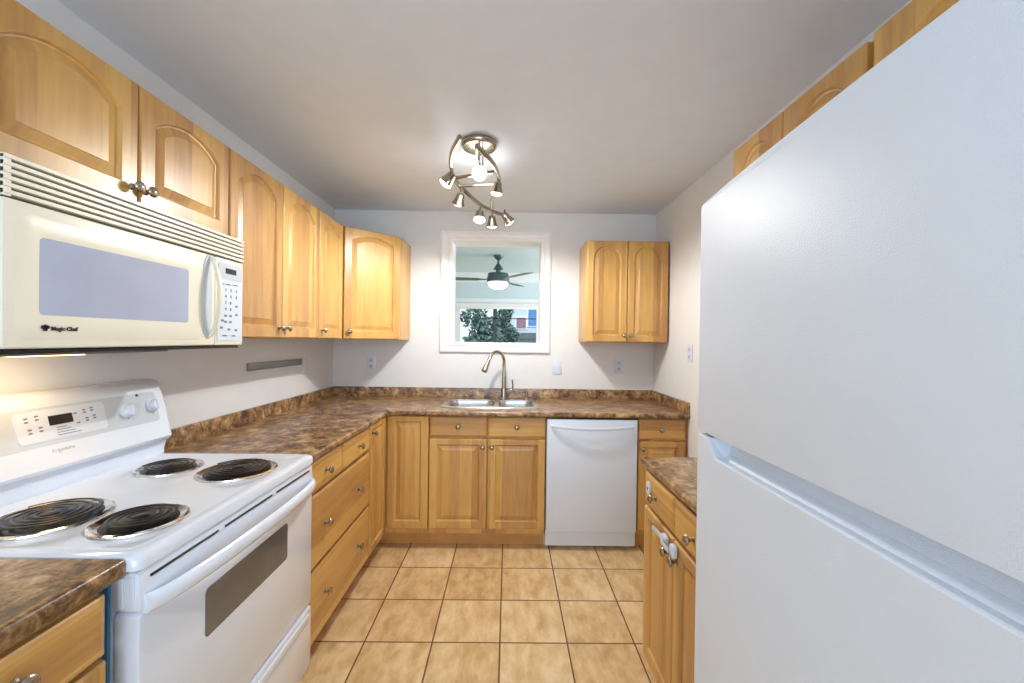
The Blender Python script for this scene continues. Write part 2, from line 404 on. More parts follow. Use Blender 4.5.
# outdoors
struct(MB().box(-14, 16, 6.7, 44, -.9, -.8).build('ground', 'ground'))
def tree(x, y, zb, h, r, lab):
    t = thing('tree', lab, 'tree', (x, y, zb))
    MB().tube([(x, y, zb), (x + .05, y, zb + h * .35), (x - .04, y, zb + h * .65), (x, y, zb + h * .9)], [.17, .14, .09, .03], 10).build('trunk', 'bark', t, off=(x, y, zb))
    m_ = MB(); b = m_.bm
    for i in range(1700):
        th = random.random() * 2 * PI; ph = math.acos(2 * random.random() - 1); q = random.random() ** .45
        p = Vector((x + r * q * math.sin(ph) * math.cos(th), y + r * q * math.sin(ph) * math.sin(th), zb + h * .60 + h * .42 * q * math.cos(ph)))
        p.x += .18 * math.sin(p.z * 5); a = Vector((random.uniform(-1, 1), random.uniform(-1, 1), random.uniform(-1, 1))).normalized(); c = a.orthogonal().normalized()
        s = random.uniform(.06, .12)
        vs = [b.verts.new(p + a * s), b.verts.new(p + c * s * .5), b.verts.new(p - a * s), b.verts.new(p - c * s * .5)]
        b.faces.new(vs)
    m_.build('foliage', 'leaf', t, off=(x, y, zb))
tree(-.86, 12.5, -.8, 3.25, .62, 'leafy dark green tree outside left half of the far window')
tree(-.12, 16.5, -.8, 3.9, .42, 'smaller tree behind the big one, in front of the pale house')
hs = thing('house', 'pale blue house with windows outside the far window', 'house', (3.2, 21, -.8)); HO = (3.2, 21, -.8)
MB().box(.15, 8.5, 21, 27, -.8, 5.2).build('wall', 'siding', hs, off=HO)
MB().prism([(-.2, 5.2), (9.0, 5.2), (4.6, 7.4)], 'y', 20.6, 27.4).build('roof', 'roof', hs, off=HO)
MB().box(.15, 8.5, 20.55, 21, 1.45, 1.75).build('porch_band', 'roof', hs, off=HO)
for (x0, x1, z0, z1, mt) in ((.40, .88, 1.98, 2.52, 'brick_red'), (1.0, 1.55, 2.12, 3.2, 'house_glass'), (2.4, 3.0, 2.15, 3.2, 'house_glass')):
    fr = MB().box(x0 - .06, x1 + .06, 20.95, 21, z0 - .06, z1 + .06).build('window', 'trim', hs, off=HO)
    MB().box(x0, x1, 20.93, 20.955, z0, z1).build('pane', mt, fr, off=(0, 0, 0)).location = (-HO[0], -HO[1], -HO[2])

# ------------------------------------------------------------ cabinets
KN = [(0, 0), (.010, 0), (.010, .002), (.0055, .006), (.0055, .014), (.009, .018), (.0155, .021), (.0165, .024), (.0145, .028), (.009, .031), (0, .032)]
def knob(parent, x, z, y=0):
    return MB().lathe(KN, (x, y, z), (0, -1, 0), 16).build('knob', 'nickel', parent)
def door(root, x0, x1, z0, z1, rise=0, kn=None, stile=.052, y=0):
    g = .0024
    d = MB().panel(x0 + g, x1 - g, z0 + g, z1 - g, y, rise=rise, stile=stile).build('door', 'wood_v', root, smooth=14)
    if kn: knob(d, *kn, y=y)
    return d
def drawer(root, x0, x1, z0, z1, kns=(), y=0):
    g = .0024
    d = MB().slab(x0 + g, x1 - g, z0 + g, z1 - g, y).build('drawer', 'wood_h', root, smooth=14)
    for k in kns: knob(d, *k, y=y)
    return d
def frontframe(x0, x1, z0, z1, d): return MB().box(x0 + .001, x1 - .001, .0205, d, z0, z1, .0015, 1)

LEFT, RIGHT = PI / 2, -PI / 2
BX = -.785; UX = -1.105; ZT = .881
# base run, left wall: near cabinet
c = thing('base_cabinet', 'maple base cabinet under the short counter in the near left corner', 'cabinet', (BX, .10, 0), LEFT)
w = .725
frontframe(0, w, .105, ZT, .62).build('body', 'wood_v', c)
MB().box(0, w, .095, .60, 0, .1045).build('toe_kick', 'toe_board', c)
drawer(c, .0, w, .748, .872, [(.566, .820)])
door(c, 0, w / 2, .112, .742, kn=(w / 2 - .03, .70)); door(c, w / 2, w, .112, .742, kn=(w / 2 + .03, .70))
# drawer base
c = thing('drawer_cabinet', 'maple drawer bank between the white range and the corner cabinet', 'cabinet', (BX, 1.65, 0), LEFT)
w = .727
frontframe(0, w, .105, ZT, .62).build('body', 'wood_v', c)
MB().box(0, w, .095, .60, 0, .1045).build('toe_kick', 'toe_board', c)
s0 = 1.985 - 1.65
drawer(c, 0, s0, .740, .880, [(.152, .810)]); drawer(c, s0, w, .740, .880, [(.545, .810)])
drawer(c, 0, w, .428, .732, [(.152, .580), (.545, .580)])
drawer(c, 0, w, .118, .420, [(.152, .278), (.545, .278)])
# corner cabinet (L shaped)
cc = thing('corner_cabinet', 'maple corner base cabinet with two doors meeting at the inner corner', 'cabinet', (BX, 2.70, 0))
MB().box(-.62, -.0205, -.32, .65, .105, ZT).box(-.0205, .273, .0205, .65, .105, ZT).build('body', 'wood_v', cc)
MB().box(-.60, -.095, -.32, .095, 0, .1045).box(-.60, .273, .095, .60, 0, .1045).build('toe_kick', 'toe_board', cc)
d = MB().panel(.0015, .3, .118, .880, 0, stile=.045).build('door', 'wood_v', cc, smooth=14); d.rotation_euler = (0, 0, LEFT); d.location = (0, -.3165, 0)
knob(d, .030, .830)
MB().panel(.003, .272, .140, .878, 0, stile=.052).build('door', 'wood_v', cc, smooth=14)
# sink base
c = thing('sink_cabinet', 'maple sink base cabinet with two false drawers above two doors', 'cabinet', (-.510, 2.70, 0))
w = .765
MB().box(0, w, .0205, .04, .105, ZT).box(0, .018, .04, .65, .105, ZT).box(w - .018, w, .04, .65, .105, ZT).box(.018, w - .018, .04, .65, .105, .123).build('body', 'wood_v', c)
MB().box(0, w, .095, .60, 0, .1045).build('toe_kick', 'toe_board', c)
drawer(c, 0, w / 2, .741, .878, [(w / 4, .814)]); drawer(c, w / 2, w, .741, .878, [(w * .75, .814)])
door(c, 0, w / 2, .140, .733, kn=(w / 2 - .03, .682)); door(c, w / 2, w, .140, .733, kn=(w / 2 + .03, .682))
# right of dishwasher
c = thing('base_cabinet', 'narrow maple base cabinet to the right of the dishwasher', 'cabinet', (.862, 2.70, 0))
w = .315
frontframe(0, w, .105, ZT, .65).build('body', 'wood_v', c)
MB().box(0, w, .095, .60, 0, .1045).build('toe_kick', 'toe_board', c)
drawer(c, 0, w, .738, .877, [(.15, .806)])
door(c, 0, w, .140, .730, kn=(.03, .680))
MB().box(w, w + .018, .03, .65, 0, ZT).build('filler_strip', 'toe_board', c)
# right base cabinet beside fridge
RX = .560
c = thing('base_cabinet', 'maple base cabinet with locked doors, between the refrigerator and the back wall', 'cabinet', (RX, 1.668, 0), RIGHT)
w = .588
frontframe(0, w, .105, ZT, .62).build('body', 'wood_v', c)
MB().box(0, w, .095, .60, 0, .1045).build('toe_kick', 'toe_board', c)
drawer(c, 0, w / 2, .735, .868, [(.13, .795)]); drawer(c, w / 2, w, .735, .868, [(.445, .795)])
door(c, 0, w / 2, .127, .727, kn=(.262, .665)); door(c, w / 2, w, .127, .727, kn=(.326, .665))
# child lock and sticker on that cabinet
RL = Vector((RX, 1.668, 0))
def on_right(x, y, z): return (RX + y, 1.668 - x, z)       # cabinet frame to world
lk = thing('child_safety_lock', 'white strap child lock across the doors beside the refrigerator', 'child lock', on_right(.20, -.004, .69), RIGHT)
m_ = MB(); pts = [(-.085, -.003, -.012), (-.05, -.010, .004), (0, -.016, .016), (.05, -.012, .014)]
m_.tube(pts, .011, 8, flat=.12, upv=(0, 1, 0)); m_.build('strap', 'pale_grey', lk)
MB().prism(rrect(.030, .072, -.010, .030, .012), 'y', 0, -.016, .003).build('pad', 'white_matte', lk)
MB().prism(rrect(.108, .142, -.012, .032, .012), 'y', 0, -.016, .003).build('pad', 'white_matte', lk)
MB().tube([(.06, -.016, .012), (.09, -.026, .012), (.12, -.022, .010)], .010, 8, flat=.2, upv=(0, 1, 0)).build('strap', 'pale_grey', lk)
st = thing('lock_button', 'white oval stick-on catch on the drawer beside the refrigerator', 'child lock', on_right(.064, -.0005, .812), RIGHT)
MB().prism(rrect(-.017, .017, -.026, .026, .016), 'y', 0, -.008, .002).build('plate', 'white_matte', st)
MB().lathe([(0, .007), (.006, .007), (.006, .010), (0, .010)], (0, 0, 0), (0, -1, 0), 12).build('button', 'ink', st)

# upper cabinets
UT, UB = 2.132, 1.375
def upper(name, label, loc, rz, w, doors, z0=UB, depth=.31, group=None):
    c = thing(name, label, 'cabinet', (loc[0], loc[1], z0), rz, group)
    h = UT - z0
    MB().box(.0005, w - .0005, .0205, depth, .0, h, .0015, 1).build('body', 'wood_v', c)
    for (x0, x1, rise, kx, st_) in doors:
        door(c, x0, x1, 0.002, h - .002, rise, (kx, .052) if kx is not None else None, st_)
    return c
upper('wall_cabinet', 'short maple wall cabinet directly above the microwave', (UX, .842), LEFT, .796, [(0, .399, .056, .399 - .022, .056), (.399, .796, .056, .399 + .022, .056)], z0=1.765)
upper('wall_cabinet', 'tall two-door maple wall cabinet just right of the microwave', (UX, 1.640), LEFT, .776, [(0, .388, .066, .388 - .028, .052), (.388, .776, .066, .388 + .028, .052)])
upper('wall_cabinet', 'narrow single-door maple wall cabinet beside the angled corner one', (UX, 2.417), LEFT, .340, [(0, .340, .062, .040, .052)])
upper('wall_cabinet', 'two-door maple wall cabinet on back wall, right of the opening', (.574, 3.05), 0, .61, [(0, .305, .090, .305 - .024, .050), (.305, .61, .090, .305 + .024, .050)], depth=.32)
# right wall uppers
UR = .865
upper('wall_cabinet', 'maple wall cabinet on the right wall, farthest one above the refrigerator line', (UR, 1.603), RIGHT, .61, [(0, .290, .085, .29 - .024, .050), (.290, .598, .085, .29 + .024, .050)], depth=.325, z0=1.80)
upper('wall_cabinet', 'maple wall cabinet high over the near end of the refrigerator', (UR - .008, .979), RIGHT, .80, [(0, .40, .060, .40 - .024, .056), (.40, .80, .060, .40 + .024, .056)], depth=.335, z0=1.80)
# diagonal corner
dc = thing('corner_wall_cabinet', 'angled maple wall cabinet in the back left corner', 'cabinet', (XL, YB, UB))
h = UT - UB; A = (.3176, -.61); B = (.62, -.31)
# body slightly behind the face
MB().prism([(.002, -.002), (.002, -.61), (.3176 - .020, -.61), (.62 - .006, -.31 + .010), (.62, -.002)], 'z', 0, h).build('body', 'wood_v', dc)
va = Vector((A[0], A[1], 0)); vb = Vector((B[0], B[1], 0)); ang = math.atan2(B[1] - A[1], B[0] - A[0]); wd = (vb - va).length
d = MB().panel(.004, wd - .004, .002, h - .002, 0, rise=.045, stile=.055).build('door', 'wood_v', dc, smooth=14); d.location = va + Vector((0, 0, 0)); d.rotation_euler = (0, 0, ang)
# shift door so its back sits on the body face
d.location = va + Vector((math.sin(ang), -math.cos(ang), 0)) * .004
knob(d, .040, .052)

# ------------------------------------------------------------ countertops
CZ0, CZ1 = .882, .913; CE = -.775; CY = 2.684
def nose(m_, axis, e, a, b, sgn):
    """rounded front edge; e = front edge coordinate, body lies towards -sgn"""
    P = rrect(-.03, 0, CZ0, CZ1, (0, .010, .012, 0), 5)
    pts = [(e + sgn * px, z) for px, z in P]
    if axis == 'y': m_.prism(pts, 'y', a, b)
    else: m_.prism(pts, 'x', a, b)
SX0, SX1, SY0, SY1 = -.440, .195, 2.865, 3.275
m_ = MB()
m_.box(XL + .001, CE - .03, 1.645, YB - .001, CZ0, CZ1)
m_.box(CE - .03, XR - .001, CY + .03, SY0, CZ0, CZ1).box(CE - .03, SX0, SY0, SY1, CZ0, CZ1).box(SX1, XR - .001, SY0, SY1, CZ0, CZ1).box(CE - .03, XR - .001, SY1, YB - .001, CZ0, CZ1)
nose(m_, 'y', CE, 1.645, CY + .03, 1); nose(m_, 'x', CY, CE - .03, XR - .001, -1)
m_.box(CE - .03, CE, CY + .0, CY + .03, CZ0, CZ1)
ct = m_.build('countertop', 'laminate')
tag(ct, 'long L-shaped brown laminate countertop with the sink set into it', 'countertop')
m_ = MB()
zs = .989
sp = lambda lo, hi: rrect(lo, hi, CZ1, zs, (0, 0, .006, .006), 3)
m_.prism(sp(XL + .001, XL + .02), 'y', 1.645, YB - .001)
m_.prism(sp(YB - .02, YB - .001), 'x', XL + .02, XR - .02)
m_.prism(sp(XR - .02, XR - .001), 'y', CY + .004, YB - .001)
m_.build('backsplash', 'laminate', ct)
CZ1 = .921
m_ = MB(); m_.box(XL + .001, CE - .038, .10, .857, CZ0, CZ1); nose(m_, 'y', CE - .008, .10, .857, 1)
ct2 = tag(m_.build('countertop', 'laminate'), 'short brown laminate countertop in the near left corner before the range', 'countertop')
MB().prism(sp(XL + .001, XL + .02), 'y', .10, .857).build('backsplash', 'laminate', ct2)
CZ1 = .913
m_ = MB(); m_.box(.551 + .03, XR - .001, 1.080, 1.683, CZ0, CZ1); nose(m_, 'y', .551, 1.080, 1.683, -1)
tag(m_.build('countertop', 'laminate'), 'small brown laminate countertop on the right beside the refrigerator', 'countertop')

# ------------------------------------------------------------ sink and faucet
SO = (-.12, 3.06, CZ1)
sk = thing('kitchen_sink', 'stainless double-bowl sink set in the counter under the opening', 'sink', SO)
b = bmesh.new()
def loop(b, P, z):
    V = [b.verts.new((x, y, z)) for x, y in P]; return V, [b.edges.new((V[i], V[(i + 1) % len(V)])) for i in range(len(V))]
outer = rrect(-.462, .217, 2.842, 3.312, .03, 4)
bowlA = rrect(-.432, -.095, 2.875, 3.205, .06, 5); bowlB = rrect(-.065, .187, 2.875, 3.205, .055, 5)
zt_ = CZ1 + .0045
Vo, Eo = loop(b, outer, zt_); Va, Ea = loop(b, bowlA, zt_); Vb, Eb = loop(b, bowlB, zt_)
bmesh.ops.triangle_fill(b, use_beauty=True, edges=Eo + Ea + Eb)
lo = [b.verts.new((v.co.x * 1.0 + (.003 if v.co.x > -.12 else -.003), v.co.y + (.003 if v.co.y > 3.06 else -.003), CZ1 + .0003)) for v in Vo]
for i in range(len(Vo)): b.faces.new((Vo[i], Vo[(i + 1) % len(Vo)], lo[(i + 1) % len(lo)], lo[i]))
mm = MB(); mm._merge(b); mm.build('rim', 'steel', sk, off=SO)
def bowl(P, depth):
    cx = sum(p[0] for p in P) / len(P); cy = sum(p[1] for p in P) / len(P)
    R_ = []
    for s, z in ((1, 0), (.985, -.006), (.965, -.03), (.94, -depth + .03), (.90, -depth + .008), (.82, -depth), (.12, -depth - .004), (.10, -depth - .012)):
        R_.append([(cx + (x - cx) * s, cy + (y - cy) * s, zt_ + z) for x, y in P])
    q = MB(); q.loft(R_, cap0=False); return q
bowl(bowlA, .19).build('bowl', 'steel', sk, off=SO); bowl(bowlB, .16).build('bowl', 'steel', sk, off=SO)
FB = Vector((-.030, 3.255, zt_))
fa = thing('faucet', 'brushed nickel gooseneck faucet with side lever at the sink', 'faucet', FB)
MB().lathe([(0, 0), (.030, 0), (.030, .006), (.024, .012), (.022, .05), (.020, .085), (0, .085)], FB, (0, 0, 1), 20).build('base', 'nickel', fa, off=FB)
pts = [(0, 0, .05), (0, 0, .15), (0, 0, .235)]
dirv = Vector((-.62, -.78, 0)).normalized(); Rr = .091
pts = [Vector(p) for p in pts]
top = Vector((0, 0, .292))
for i in range(1, 13):
    a = PI * i / 13 * .92
    pts.append(Vector((0, 0, .284)) + dirv * (Rr - Rr * math.cos(a)) + Vector((0, 0, Rr * math.sin(a))) )
last = pts[-1]; tdir = (pts[-1] - pts[-2]).normalized()
pts.append(last + tdir * .03)
rad = [.0165] * 2 + [.0135] + [.012] * 13
MB().tube([FB + p for p in pts], rad[:len(pts)], 14).build('spout', 'nickel', fa, off=FB)
e = FB + pts[-1]
MB().tube([e - tdir * .005, e + tdir * .02, e + tdir * .07, e + tdir * .085], [.013, .0165, .023, .022], 16).build('spray_head', 'nickel', fa, off=FB)
hb = FB + Vector((.02, 0, .06))
MB().tube([hb, hb + Vector((.03, -.005, .010)), hb + Vector((.048, -.008, .016))], [.012, .013, .010], 12).build('valve', 'nickel', fa, off=FB)
MB().tube([hb + Vector((.045, -.008, .014)), hb + Vector((.052, -.010, .04)), hb + Vector((.046, -.012, .095))], [.007, .0055, .007], 10).build('lever', 'nickel', fa, off=FB)
SB = Vector((.150, 3.262, zt_))
so = thing('soap_dispenser', 'small metal soap dispenser on the right end of the sink', 'soap dispenser', SB)
MB().lathe([(0, 0), (.018, 0), (.018, .005), (.009, .012), (.009, .05), (.013, .054), (.013, .064), (0, .066)], SB, (0, 0, 1), 14).build('pump', 'nickel', so, off=SB)
MB().tube([SB + Vector((0, 0, .058)), SB + Vector((-.02, -.02, .062)), SB + Vector((-.035, -.035, .056))], [.006, .005, .004], 8).build('nozzle', 'nickel', so, off=SB)

# ------------------------------------------------------------ dishwasher
DO = (.258, 2.690, 0)
dw = thing('dishwasher', 'white built-in dishwasher with a curved bar handle', 'dishwasher', DO)
MB().box(.003, .597, .03, .60, .03, .866).build('body', 'white_matte', dw)
MB().box(.004, .596, .0, .03, .132, .870, .006, 3).build('door', 'white_matte', dw)
MB().box(-.003, .594, .090, .108, .004, .112, .003, 2).build('kick_plate', 'white_matte', dw)
m_ = MB(); N_ = 20; R_ = []
for i in range(N_ + 1):
    t = i / N_; x = .030 + .54 * t; bow = math.sin(PI * t)
    y = -.004 - .032 * bow ** .6 if 0 < t < 1 else -.002; zc = .826 - .012 * bow
    R_.append([(x, y - .007 * math.cos(k * PI / 4), zc + .011 * math.sin(k * PI / 4)) for k in range(8)])
m_.loft(R_); m_.build('handle', 'white_matte', dw)
MB().box(.0, .6, .004, .03, .8715, .881).build('top_gap', 'black', dw)

# ------------------------------------------------------------ range
# local frame: x along +Y world, y depth into the wall, z up ; front face plane y=0 at X=-.76
RO = (-.764, .865, 0); RW = .765
rg = thing('electric_range', 'white freestanding electric range with four coil burners', 'stove', RO, LEFT)
MB().box(.004, RW - .004, .057, .64, .035, .884).build('body', 'white', rg)
MB().box(.02, RW - .02, .09, .60, 0, .034).build('base', 'black', rg)
# cooktop : rounded rim then a slightly dished top
def rr3(x0, x1, y0, y1, r, z): return [(a, b, z) for a, b in rrect(x0, x1, y0, y1, r, 5)]
CT0, CT1 = -.006, .615
m_ = MB(); x0, x1 = -.006, RW + .006
m_.loft([rr3(x0 + .008, x1 - .008, CT0 + .012, CT1, .016, .888), rr3(x0, x1, CT0, CT1, .02, .893), rr3(x0, x1, CT0, CT1, .02, .912), rr3(x0 + .004, x1 - .004, CT0 + .005, CT1, .02, .921), rr3(x0 + .014, x1 - .014, CT0 + .018, CT1, .02, .926), rr3(x0 + .03, x1 - .03, CT0 + .035, CT1 - .006, .02, .925), rr3(x0 + .045, x1 - .045, CT0 + .05, CT1 - .012, .02, .921)])
m_.build('cooktop', 'white', rg)
# burners: (x along, y depth, size)
for (bx, by, R0) in ((1.034 - .865, .145, .076), (1.428 - .865, .160, .098), (1.447 - .865, .410, .076), (1.045 - .865, .380, .098)):
    pan = MB(); z = .9215; P = R0 + .022
    pan.lathe([(P, 0), (P - .001, .004), (P - .007, .006), (P - .014, .003), (P - .020, -.0), (P * .5, -.0005), (0, -.0005)], (bx, by, z), (0, 0, 1), 40)
    pn = pan.build('drip_pan', 'chrome', rg)
    MB().lathe([(P - .021, .0006), (P - .024, .0012), (0, .0012)], (bx, by, z), (0, 0, 1), 36).build('pan_shadow_lining', 'black', pn)
    turns = 4.1 if R0 > .09 else 3.2
    pts = []; n = int(turns * 30)
    for i in range(n + 1):
        t = i / n; a = t * turns * 2 * PI + .6; r = .022 + (R0 - .022) * t
        pts.append((bx + r * math.cos(a), by + r * math.sin(a), z + .013))
    MB().tube(pts, .0050, 8, flat=.34, upv=(0, 0, 1)).build('coil', 'coil', rg)
    MB().lathe([(0, 0), (.018, 0), (.018, .003), (.010, .005), (0, .005)], (bx, by, z + .0105), (0, 0, 1), 18).build('coil_cap', 'coil', rg)
# front fascia with vent slots
m_ = MB(); m_.prism([(.056, .805), (.056, .886), (.006, .886), (.0, .878), (-.004, .810), (-.002, .803)], 'x', .002, RW - .002, .003); m_.build('fascia', 'white', rg)
for (a, b_) in ((.028, .235), (.262, .485), (.512, .735)):
    MB().box(a, b_, -.0035, .0, .8655, .8705).build('vent_slot', 'black', rg)
for k in range(2):
    pass
MB().box(-.0025, .0025, .008, .018, .812, .876, .001, 1).box(-.0025, .0025, .030, .040, .812, .876, .001, 1).build('side_ridge', 'white', rg)
# oven door
m_ = MB(); m_.prism(rrect(.002, RW - .002, .345, .800, (.01, .01, .012, .012), 4), 'y', .054, -.002, .006)
dr = m_.build('oven_door', 'white', rg)
wx0, wx1, wz0, wz1 = .190, .580, .612, .738
MB().prism(rrect(wx0, wx1, wz0, wz1, .012, 4), 'y', .0, -.0035).build('oven_window', 'oven_glass', dr)
R_ = []; N_ = 28
for i in range(N_ + 1):
    t = i / N_; x = .012 + (RW - .024) * t; bow = math.sin(PI * t) ** .55 if 0 < t < 1 else 0
    yc = -.006 - .048 * bow; zc = .816 + .010 * math.sin(PI * t)
    R_.append([(x, yc + .013 * math.cos(k * PI / 6), zc + (.021) * math.sin(k * PI / 6)) for k in range(12)])
MB().loft(R_).build('handle', 'white', dr)
# drawer
m_ = MB(); m_.prism(rrect(.002, RW - .002, .092, .335, (.03, .03, .012, .012), 4), 'y', .054, -.004, .007)
m_.box(.03, RW - .03, -.009, -.003, .285, .315, .003, 2)
m_.build('storage_drawer', 'white', rg)
MB().box(-.0030, .0035, .060, .070, .04, .884).build('side_film', 'blue_film', rg)
# backguard : sloped face, rounded top
BG = [(.580, .920), (.586, .978), (.556, .986), (.551, .996), (.561, 1.020), (.598, 1.165), (.604, 1.194), (.618, 1.210), (.640, 1.213), (.652, 1.20), (.652, .922)]
m_ = MB(); m_.prism(BG, 'x', .0, RW + .006, .008); bgd = m_.build('backguard', 'white', rg)
# face coordinates: along x and up the slope
p0 = Vector((0, .561, 1.020)); p1 = Vector((0, .598, 1.165)); us = (p1 - p0).normalized(); nn = Vector((0, -us.z, us.y))
if nn.y > 0: nn = -nn
tilt = math.atan2(us.y, us.z)
def on_face(x, z, off=0): t = (z - 1.020) / us.z; return Vector((x, 0, 0)) + p0 + us * t + nn * off
def face_plate(name, x0, x1, z0, z1, r, th, mat, parent):
    q = MB(); h_ = (z1 - z0) / us.z; P = rrect(x0, x1, 0, h_, r, 4); b0 = on_face(0, z0)
    q.loft([[Vector((x, 0, 0)) + b0 + us * v + nn * 0 for x, v in P], [Vector((x, 0, 0)) + b0 + us * v + nn * th for x, v in P]])
    return q.build(name, mat, parent)
S = 1.0
face_plate('recess_reflection', .02, .735, 1.058, 1.168, .012, .0008, 'pale_grey', bgd)  # grey-blue reflection on the backguard face, put into this plate's colour
cp = face_plate('control_panel', .278, .532, 1.072, 1.160, .012, .0022, 'white_matte', bgd)
face_plate('display', .362, .428, 1.112, 1.140, .002, .0035, 'black', cp)
for (x, z) in ((.306, 1.142), (.306, 1.132), (.333, 1.145), (.333, 1.135), (.310, 1.110), (.310, 1.100), (.338, 1.112), (.338, 1.102), (.438, 1.136), (.466, 1.142), (.466, 1.134), (.490, 1.145), (.490, 1.137), (.442, 1.106), (.470, 1.108), (.494, 1.112), (.470, 1.116), (.494, 1.120)):
    ww = .0048
    face_plate('button', x - ww, x + ww, z - .0022, z + .0022, .002, .003, 'ink', cp)
for k in range(4): face_plate('printed_line', .378, .378 + (.03, .04, .05, .066)[k], 1.103 - k * .0075, 1.105 - k * .0075, .0002, .003, 'ink', cp)
for (x, z) in ((.608, 1.114), (.712, 1.118)):
    c0 = on_face(x, z, .0005)
    k_ = MB().lathe([(0, 0), (.025, 0), (.025, .004), (.020, .008), (.019, .020), (.016, .024), (0, .024)], c0, nn, 24).build('knob', 'white_matte', bgd)
    q = MB(); c1 = c0 + nn * .024
    a0 = Vector((1, 0, 0)) * .0035; a1 = us * .017
    q.loft([[c1 - a0 - a1, c1 + a0 - a1, c1 + a0 + a1, c1 - a0 + a1], [c1 - a0 * .7 - a1 + nn * .005, c1 + a0 * .7 - a1 + nn * .005, c1 + a0 * .7 + a1 + nn * .005, c1 - a0 * .7 + a1 + nn * .005]])
    q.build('grip', 'white_matte', k_)
    face_plate('knob_mark', x - .003, x + .003, 1.086, 1.091, .0002, .0012, 'ink', bgd)
c0 = on_face(.660, 1.162, .0008); MB().lathe([(0, 0), (.0045, 0), (.0045, .002), (0, .002)], c0, nn, 12).build('indicator', 'ink_black', bgd)
t_ = text('lettering', 'Frigidaire', .017, 'pale_ink', bgd, on_face(.385, 1.040, .0006), (PI / 2 - tilt, 0, 0), shear=.25)

# ------------------------------------------------------------ microwave
MO = (-1.050, .862, 1.349); MW_, MH = .772, .406
mw = thing('microwave', 'ivory over-the-range microwave with louvred top vent', 'microwave', MO, LEFT)
MB().box(0, MW_, .034, .368, 0, MH, .003, 1).build('body', 'bisque', mw)
VG = .322
fr = MB().box(0, MW_, .002, .035, VG, MH, .002, 1).build('vent_grille', 'bisque_dark', mw)
m_ = MB()
for k in range(6):
    z = VG + .0045 + k * .0148
    m_.prism([(.0022, z - .001), (-.006, z), (-.006, z + .0078), (.0022, z + .0085)], 'x', .0, MW_)
m_.box(0, .014, -.004, .003, VG, MH)
m_.build('louvres', 'bisque', fr)
SEAM = .618
dr = MB().box(.0, SEAM, -.004, .033, .002, VG - .003, .005, 3).build('door', 'bisque', mw)
# raised field with a window
b = MB(); P0 = rrect(.022, .560, .024, VG - .030, .03, 5)
fx0, fx1, fz0, fz1 = .068, .494, .078, .249
b = bmesh.new()
def l2(P, y):
    V = [b.verts.new((x, y, z)) for x, z in P]; return V, [b.edges.new((V[i], V[(i + 1) % len(V)])) for i in range(len(V))]
Vo, Eo = l2(P0, -.0052); Vi, Ei = l2(rrect(fx0 - .010, fx1 + .010, fz0 - .010, fz1 + .010, .012, 4), -.0052)
bmesh.ops.triangle_fill(b, use_beauty=True, edges=Eo + Ei)
cx, cz = (.022 + .560) / 2, .17
lo = [b.verts.new((v.co.x + (.004 if v.co.x > cx else -.004), -.0035, v.co.z + (.004 if v.co.z > cz else -.004))) for v in Vo]
for i in range(len(Vo)): b.faces.new((Vo[i], Vo[(i + 1) % len(Vo)], lo[(i + 1) % len(lo)], lo[i]))
li = [b.verts.new((x, -.0045, z)) for x, z in rrect(fx0, fx1, fz0, fz1, .010, 4)]
for i in range(len(Vi)): b.faces.new((Vi[i], Vi[(i + 1) % len(Vi)], li[(i + 1) % len(li)], li[i]))
q = MB(); q._merge(b); q.build('door_surround', 'bisque', dr)
MB().prism(rrect(fx0 - .001, fx1 + .001, fz0 - .001, fz1 + .001, .010, 4), 'y', -.0045, -.0052).build('door_window', 'mw_glass', dr)
# handle : tall pointed loop with an opening
hx, hz0, hz1 = .583, .030, .316
R_ = []; N_ = 24
for i in range(N_ + 1):
    t = i / N_; z = hz0 + (hz1 - hz0) * t; s_ = math.sin(PI * t); bow = s_ ** .7 if 0 < t < 1 else 0
    wv = .006 + .013 * s_ ** .8 if 0 < t < 1 else .006
    y = -.005 - .038 * bow
    R_.append([(hx + .006 - .010 * bow * 0 + wv * .62 * math.cos(k * PI / 5), y + .007 * math.sin(k * PI / 5), z) for k in range(10)])
MB().loft(R_).build('handle', 'bisque', dr)
P1 = [(hx + .000 + .030 * math.sin(t) * (.55 if t < PI else 1), (hz0 + hz1) / 2 + (hz1 - hz0) / 2 * math.cos(t)) for t in [i * 2 * PI / 40 for i in range(40)]]
MB().prism(P1, 'y', -.004, -.0075).build('handle_backing', 'pale_grey', dr)
# control side
cpn = MB().box(SEAM + .002, MW_, -.004, .033, .002, VG - .003, .004, 2).build('control_panel', 'bisque', mw)
kp = MB().prism(rrect(SEAM + .012, MW_ - .010, .020, VG - .018, .006, 3), 'y', -.004, -.0056).build('keypad', 'white_matte', cpn)
MB().prism(rrect(SEAM + .014, MW_ - .010, .245, VG - .018, (.0, .0, .02, .012), 4), 'y', -.0056, -.0066).build('display_surround', 'pale_grey', kp)
MB().prism(rrect(.668, .727, .266, .286, .001), 'y', -.0066, -.0074).build('display', 'black', kp)
RX90 = (PI / 2, 0, 0)
rows = [('1 2 3', .205), ('4 5 6', .183), ('7 8 9', .161)]
keys = [('1', .672, .205), ('2', .700, .205), ('3', .730, .205), ('4', .672, .182), ('5', .700, .182), ('6', .730, .182), ('7', .672, .158), ('8', .698, .158), ('9', .672, .134), ('0', .698, .134)]
for s_, x, z in keys: text('digit', s_, .015, 'ink_black', kp, (x, -.0058, z), RX90, bold=.0003)
for x, z in ((.732, .148), (.732, .116), (.655, .092), (.650, .066), (.690, .060), (.730, .058), (.672, .110), (.698, .110), (.672, .088), (.698, .088)):
    MB().prism(rrect(x - .007, x + .007, z - .004, z + .004, .002), 'y', -.0056, -.0064).build('button', 'ink', kp)
